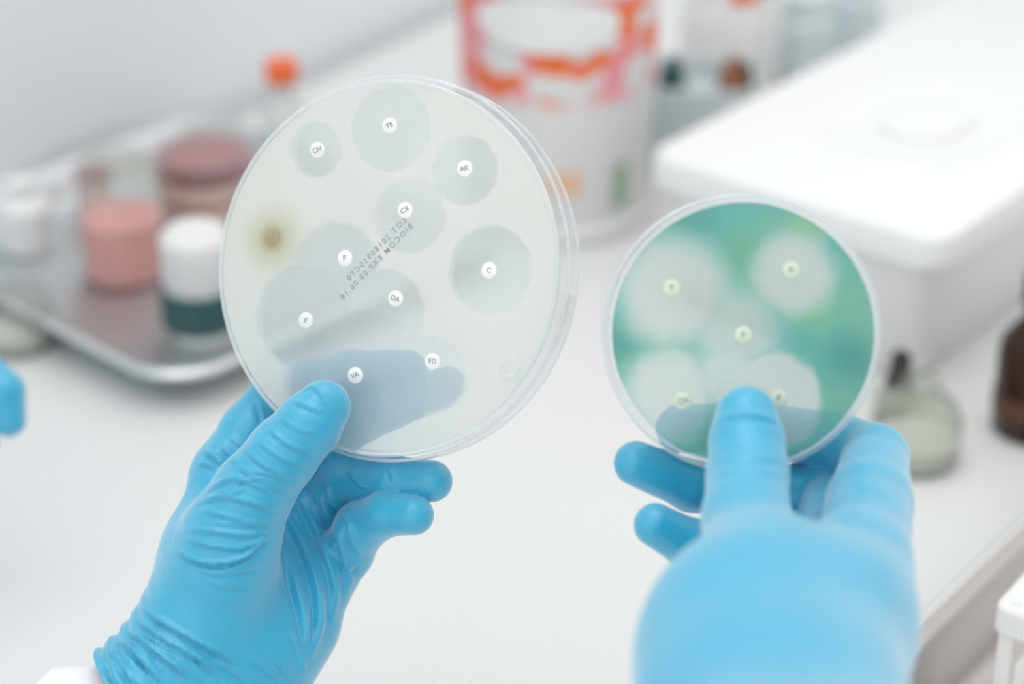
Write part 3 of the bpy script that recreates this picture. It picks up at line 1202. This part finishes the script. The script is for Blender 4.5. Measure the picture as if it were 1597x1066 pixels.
# stack of blood agar dishes
def small_dish(label, loc, gel_mat, lid_mat):
    t = thing('culture_dish', label, 'petri dish', loc, None, 'stacked culture dishes on the steel tray')
    lat('base', [(0, 0), (0.031, 0), (0.032, 0.001), (0.032, 0.013), (0.031, 0.013), (0.031, 0.0015), (0, 0.0015)], M['plastic'], t)
    lat('medium', [(0, 0.0016), (0.0305, 0.0016), (0.0305, 0.011), (0, 0.011)], gel_mat, t)
    lat('lid', [(0, 0.0148), (0.033, 0.0148), (0.0335, 0.014), (0.0335, 0.005), (0.0328, 0.005), (0.0328, 0.0136), (0, 0.0136)], lid_mat, t)
    return t


q = on(322, 360, TZ)
for k, (g, lab) in enumerate((('white', 'bottom dish of the culture dish stack on the left tray, pale and whitish'),
                              ('pinkpale', 'second dish up in the stack on the left tray, pale pink'),
                              ('pinkpale', 'third dish up in the stack on the left tray, pink under the maroon one'),
                              ('maroon', 'topmost dish of the stack on the left tray, dark maroon medium'))):
    small_dish(lab, (q[0] + 0.002 * (k % 2), q[1], q[2] + k * 0.0152), M[g], M['plastic'])

# maroon dish further back
q = on(400, 262, TZ)
small_dish('single dark maroon dish behind the dish stack, lying on the left tray', (q[0], q[1], q[2]), M['maroon'], M['plastic'])['group'] = 'maroon dishes'

# bottle with the orange cap
p = on(447, 262, TZ)
t = jar('sample_bottle', 'slim clear bottle with a bright orange cap standing behind the large dish', p,
        [(0.015, 0), (0.017, 0.002), (0.017, 0.045), (0.008, 0.055), (0.008, 0.066)], 0.0012, M['glass'], 'bottle')
lat('cap', [(0, 0.066), (0.0115, 0.066), (0.0115, 0.078), (0.0105, 0.080), (0, 0.080)], M['orange'], t)

# white bottle with a dark green cap, upside down on the tray
p = on(316, 524, TZ)
t = thing('squat_bottle', 'squat white bottle with a dark green band at the front of the left tray', 'bottle', p)
lat('foot', [(0, 0), (0.017, 0), (0.018, 0.003), (0.018, 0.010), (0, 0.010)], M['offwhite'], t)
lat('band', [(0, 0.010), (0.0225, 0.010), (0.0235, 0.012), (0.0235, 0.032), (0.0225, 0.034), (0, 0.034)], M['green'], t)
lat('body', [(0, 0.034), (0.020, 0.034), (0.021, 0.036), (0.021, 0.066), (0.016, 0.071), (0, 0.071)], M['offwhite'], t)

# bright white bottle by the left edge
p = on(42, 385, TZ)
t = thing('white_bottle', 'bright white round bottle at the left edge behind the tray rim', 'bottle', p)
lat('body', [(0, 0), (0.016, 0), (0.018, 0.002), (0.018, 0.030), (0.011, 0.038), (0, 0.038)], M['white'], t)
lat('cap', [(0, 0.038), (0.010, 0.038), (0.010, 0.047), (0, 0.047)], M['white'], t)
p = on(150, 335, TZ)
t = thing('capped_vial', 'small vial with a maroon cap between the white bottle and pink jar', 'vial', p)
lat('body', [(0, 0), (0.011, 0), (0.0115, 0.001), (0.0115, 0.026), (0, 0.026)], M['pinkpale'], t)
lat('cap', [(0, 0.026), (0.0118, 0.026), (0.0118, 0.034), (0, 0.034)], M['maroon'], t)

# thick glass dish in front of the tray
p = on(30, 535)
t = jar('glass_dish', 'thick grey glass dish on the bench at the left edge, in front of the tray', p,
        [(0.021, 0), (0.024, 0.003), (0.025, 0.014), (0.022, 0.026), (0.023, 0.032)], 0.003, M['glass_grey'], 'dish')
lat('contents', [(0, 0.0035), (0.0205, 0.0035), (0.0212, 0.012), (0, 0.012)], M['offwhite'], t)

# big tub in the middle
p = on(868, 322)
t = thing('plastic_tub', 'big round white plastic tub with red and orange print and a bright white lid', 'tub', p)
TR = 0.062
lat('foot', [(0, 0), (TR, 0), (TR + 0.003, 0.002), (TR + 0.003, 0.010), (TR, 0.013), (0, 0.013)], M['offwhite'], t)
lat('body', [(0, 0.013), (TR - 0.001, 0.013), (TR, 0.016), (TR + 0.002, 0.085), (TR + 0.004, 0.170), (0, 0.170)],
    band_mat('printed_film', (0.72, 0.715, 0.71), (0.83, 0.30, 0.34), (0.84, 0.16, 0.035), 0.098, 0.168, 26), t, seg=64)
lat('lid', [(0, 0.170), (TR + 0.006, 0.170), (TR + 0.006, 0.178), (TR + 0.001, 0.183), (0.045, 0.188), (0, 0.189)], M['white'], t, seg=64)


def arc_patch(name, mat, parent, R, a0, a1, z0, z1, n=24, oval=False):
    bm = bmesh.new()
    A, B = [], []
    for k in range(n + 1):
        a = math.radians(a0 + (a1 - a0) * k / n)
        q = math.sqrt(max(0.0, 1 - (2 * k / n - 1) ** 2)) if oval else 1.0
        zm, zh = (z0 + z1) / 2, (z1 - z0) / 2 * max(q, 0.02)
        for (L, z) in ((A, zm - zh), (B, zm + zh)):
            L.append([bm.verts.new((rr * math.cos(a), rr * math.sin(a), z)) for rr in (R, R + 0.0006)])
    for k in range(n):
        for i in (0, 1):
            bm.faces.new((A[k][i], A[k + 1][i], B[k + 1][i], B[k][i]))
        bm.faces.new((A[k][0], A[k + 1][0], A[k + 1][1], A[k][1]))
        bm.faces.new((B[k][0], B[k + 1][0], B[k + 1][1], B[k][1]))
    for k in (0, n):
        bm.faces.new((A[k][0], A[k][1], B[k][1], B[k][0]))
    return obj(name, bm, mat, parent)


arc_patch('white_oval', M['white'], t, TR + 0.0052, -141, -56, 0.134, 0.169, 32, True)  # plain white oval patch over the front of the printed film
arc_patch('green_sticker', M['label_green'], t, TR + 0.0018, -56, -45, 0.022, 0.052)
arc_patch('orange_sticker', M['label_orange'], t, TR + 0.0018, -98, -78, 0.036, 0.052)

# pale rack behind the box, with two bottles
p = on(1095, 245)
rackb = thing('bottle_rack', 'pale grey blue box rack between the printed tub and the white cooler', 'rack', p, math.radians(-4))
bm = bmesh.new()
loops(bm, [(0.036, 0.03, 0.004, 0), (0.037, 0.031, 0.004, 0.002), (0.037, 0.031, 0.004, 0.062), (0.034, 0.028, 0.003, 0.062), (0.034, 0.028, 0.003, 0.050)], 4)
obj('body', bm, M['greyblue'], rackb)
px0, py0 = p[0], p[1]
for (dx, lab, capm, bodm) in ((-0.024, 'dark teal stoppered vial in the left end of the pale rack', 'green', 'green'),
                              (0.018, 'brown glass vial in the right end of the pale rack', 'brown', 'brown')):
    tt = thing('reagent_vial', lab, 'vial', (px0 + dx, py0 - 0.004, BENCH + 0.0502))
    lat('body', [(0, 0), (0.009, 0), (0.0095, 0.001), (0.0095, 0.014), (0.006, 0.019), (0, 0.019)], M[bodm], tt)
    lat('stopper', [(0, 0.019), (0.005, 0.019), (0.006, 0.026), (0, 0.026)], M[capm], tt)
tt = thing('reagent_vial', 'black capped vial behind the brown one in the pale rack', 'vial', (px0 + 0.027, py0 + 0.012, BENCH + 0.0502))
lat('body', [(0, 0), (0.006, 0), (0.0065, 0.001), (0.0065, 0.016), (0, 0.016)], M['black'], tt)
# pale bottles behind the rack, one with an orange and one with a blue cap
for (px, py, r, hh, lab, cm) in ((1090, 195, 0.017, 0.115, 'tall pale bottle behind the grey rack, near the tub', 'white'),
                                 (1150, 150, 0.015, 0.085, 'pale bottle with an orange cap at the top edge, behind the rack', 'orange'),
                                 (1190, 128, 0.013, 0.085, 'pale bottle with a blue cap at the top edge, right of the orange one', 'blue'),
                                 (1250, 120, 0.022, 0.060, 'pale grey jar behind the upper left lid edge of the cooler', 'greyblue'),
                                 (1330, 78, 0.022, 0.060, 'second pale grey jar behind the cooler, farther to the right', 'greyblue')):
    pp = on(px, py)
    tt = thing('pale_bottle', lab, 'bottle', pp)
    lat('body', [(0, 0), (r - 0.001, 0), (r, 0.002), (r, hh * 0.78), (r * 0.62, hh * 0.9), (0, hh * 0.9)], M['white' if cm != 'greyblue' else 'greyblue'], tt)
    lat('cap', [(0, hh * 0.9), (r * 0.75, hh * 0.9), (r * 0.75, hh * 1.12), (0, hh * 1.12)], M[cm], tt)

# white cooler box
HB = 0.080
zt = BENCH + HB + 0.022
cf, cl, cb = ground(1470, 380, zt), ground(1000, 236, zt), ground(1500, 15, zt)
du = (cf - cl).normalized()
dv = Vector((-du.y, du.x, 0))
lu = (cf - cl).length
lv = max(0.30, (cb - cl).dot(dv) * 1.25)
cc = cl + du * lu / 2 + dv * lv / 2
cool = thing('cooler_box', 'large white insulated box with an overhanging lid on the right of the bench', 'box', (cc.x, cc.y, BENCH), math.atan2(du.y, du.x))
hx, hy = lu / 2, lv / 2
bm = bmesh.new()
i = 0.010
loops(bm, [(hx - i - 0.012, hy - i - 0.012, 0.012, 0), (hx - i - 0.008, hy - i - 0.008, 0.014, 0.004), (hx - i, hy - i, 0.016, HB)], 8)
obj('body', bm, M['offwhite'], cool)
bm = bmesh.new()
lz = HB + 0.0005
loops(bm, [(hx - 0.004, hy - 0.004, 0.016, lz), (hx - 0.0005, hy - 0.0005, 0.018, lz + 0.002), (hx, hy, 0.018, lz + 0.016), (hx - 0.0015, hy - 0.0015, 0.018, lz + 0.020),
           (hx - 0.005, hy - 0.005, 0.016, lz + 0.0215)], 8)
lid = obj('lid', bm, M['white'], cool)
hc = ground(1445, 195, zt)
hl = Vector((hc.x - cc.x, hc.y - cc.y, 0))
hu, hv = hl.dot(du), hl.dot(dv)
bm = bmesh.new()
loops(bm, [(0.055, 0.075, 0.055, lz + 0.0215), (0.053, 0.073, 0.053, lz + 0.0232), (0.050, 0.070, 0.050, lz + 0.0232), (0.047, 0.067, 0.047, lz + 0.0225)], 16, (hu, hv, 0))
loops(bm, [(0.026, 0.034, 0.026, lz + 0.0222), (0.025, 0.033, 0.025, lz + 0.0265), (0.021, 0.029, 0.021, lz + 0.0275)], 16, (hu, hv, 0))
obj('handle', bm, M['white'], lid)

# dropper jar in front of the cooler
p = on(1425, 715)
t = jar('dropper_jar', 'squat clear glass jar with a black stopper between the cooler and right glove', p,
        [(0.021, 0), (0.024, 0.003), (0.0245, 0.026), (0.020, 0.036), (0.012, 0.041), (0.011, 0.050)], 0.002, M['glass_grey'], 'jar')
lat('contents', [(0, 0.003), (0.0212, 0.003), (0.0218, 0.014), (0, 0.014)], M['offwhite'], t)
p2 = on(1396, 655)
t = jar('dropper_bottle', 'small glass bottle with a black rubber top right behind the green dish', p2,
        [(0.012, 0), (0.0135, 0.002), (0.0135, 0.016), (0.008, 0.021), (0.007, 0.024)], 0.0012, M['glass_grey'], 'bottle')
lat('stopper', [(0, 0.022), (0.0075, 0.022), (0.0075, 0.026), (0.0058, 0.029), (0.0058, 0.041), (0.003, 0.044), (0, 0.044)], M['black'], t)

# amber bottle
p = on(1606, 668)
t = thing('amber_bottle', 'dark amber glass reagent bottle at the right edge of the bench', 'bottle', p)
lat('body', [(0, 0), (0.0195, 0), (0.022, 0.003), (0.0222, 0.050), (0.021, 0.056), (0.012, 0.068), (0.0095, 0.072), (0.0095, 0.080), (0, 0.080)], M['amber'], t)
lat('label', [(0.02225, 0.014), (0.0226, 0.014), (0.0226, 0.026), (0.02225, 0.026)], M['amber_label'], t)
lat('cap', [(0, 0.078), (0.0125, 0.078), (0.0125, 0.094), (0.0115, 0.096), (0, 0.096)], M['black'], t)

# tube rack on the liner
rk_z = BENCH + 0.0038
RH = 0.098
rc = ground(1549, 943, rk_z + RH)
ru = (ground(1597, 890, rk_z + RH) - rc).normalized()
rang2 = math.atan2(ru.y, ru.x)
rv = Vector((ru.y, -ru.x, 0))
RLX, RLY = 0.090, 0.056
rcen = rc + ru * RLX / 2 + rv * RLY / 2
rk = thing('tube_rack', 'frosted white plastic tube rack in the lower right corner, standing on the paper liner', 'rack', (rcen.x, rcen.y, rk_z), rang2)


def plate(z0, th, holes, r):
    bm = bmesh.new()
    loops(bm, [(RLX / 2 - 0.001, RLY / 2 - 0.001, 0.005, z0), (RLX / 2, RLY / 2, 0.006, z0 + 0.001), (RLX / 2, RLY / 2, 0.006, z0 + th - 0.0012),
               (RLX / 2 - 0.0012, RLY / 2 - 0.0012, 0.005, z0 + th)], 8)
    o = obj('plate', bm, M['rack'], rk)
    bm = bmesh.new()
    for (x, y) in holes:
        lathe(bm, [(r, z0 - 0.01), (r, z0 + th + 0.01)], 32, c=(x, y, 0))
    c = obj('cutter', bm, None)
    md = o.modifiers.new('holes', 'BOOLEAN')
    md.operation = 'DIFFERENCE'
    md.solver = 'EXACT'
    md.object = c
    dg = bpy.context.evaluated_depsgraph_get()
    me = bpy.data.meshes.new_from_object(o.evaluated_get(dg))
    o.modifiers.clear()
    o.data = me
    bpy.data.objects.remove(c)
    return o


holes = [(-RLX / 2 + 0.020 + 0.0165 * i, RLY / 2 - 0.016 - 0.0165 * j) for i in range(4) for j in range(2)]
plate(RH - 0.013, 0.013, holes, 0.0062)
plate(0.045, 0.004, holes, 0.0062)
bm = bmesh.new()
loops(bm, [(RLX / 2, RLY / 2, 0.006, 0), (RLX / 2, RLY / 2, 0.006, 0.004)], 8)
obj('foot_plate', bm, M['rack'], rk)
for sx in (-1, 1):
    for sy in (-1, 1):
        bm = bmesh.new()
        box(bm, 0.007, 0.007, RH - 0.017, (sx * (RLX / 2 - 0.006), sy * (RLY / 2 - 0.006), 0.004), 0.001)
        obj('leg', bm, M['rack'], rk)
        bm = bmesh.new()
        lathe(bm, [(0.0022, RH), (0.0022, RH + 0.0004), (0.0017, RH + 0.0006)], 20, c=(sx * (RLX / 2 - 0.007), sy * (RLY / 2 - 0.007), 0))
        obj('stud', bm, M['rack'], rk)
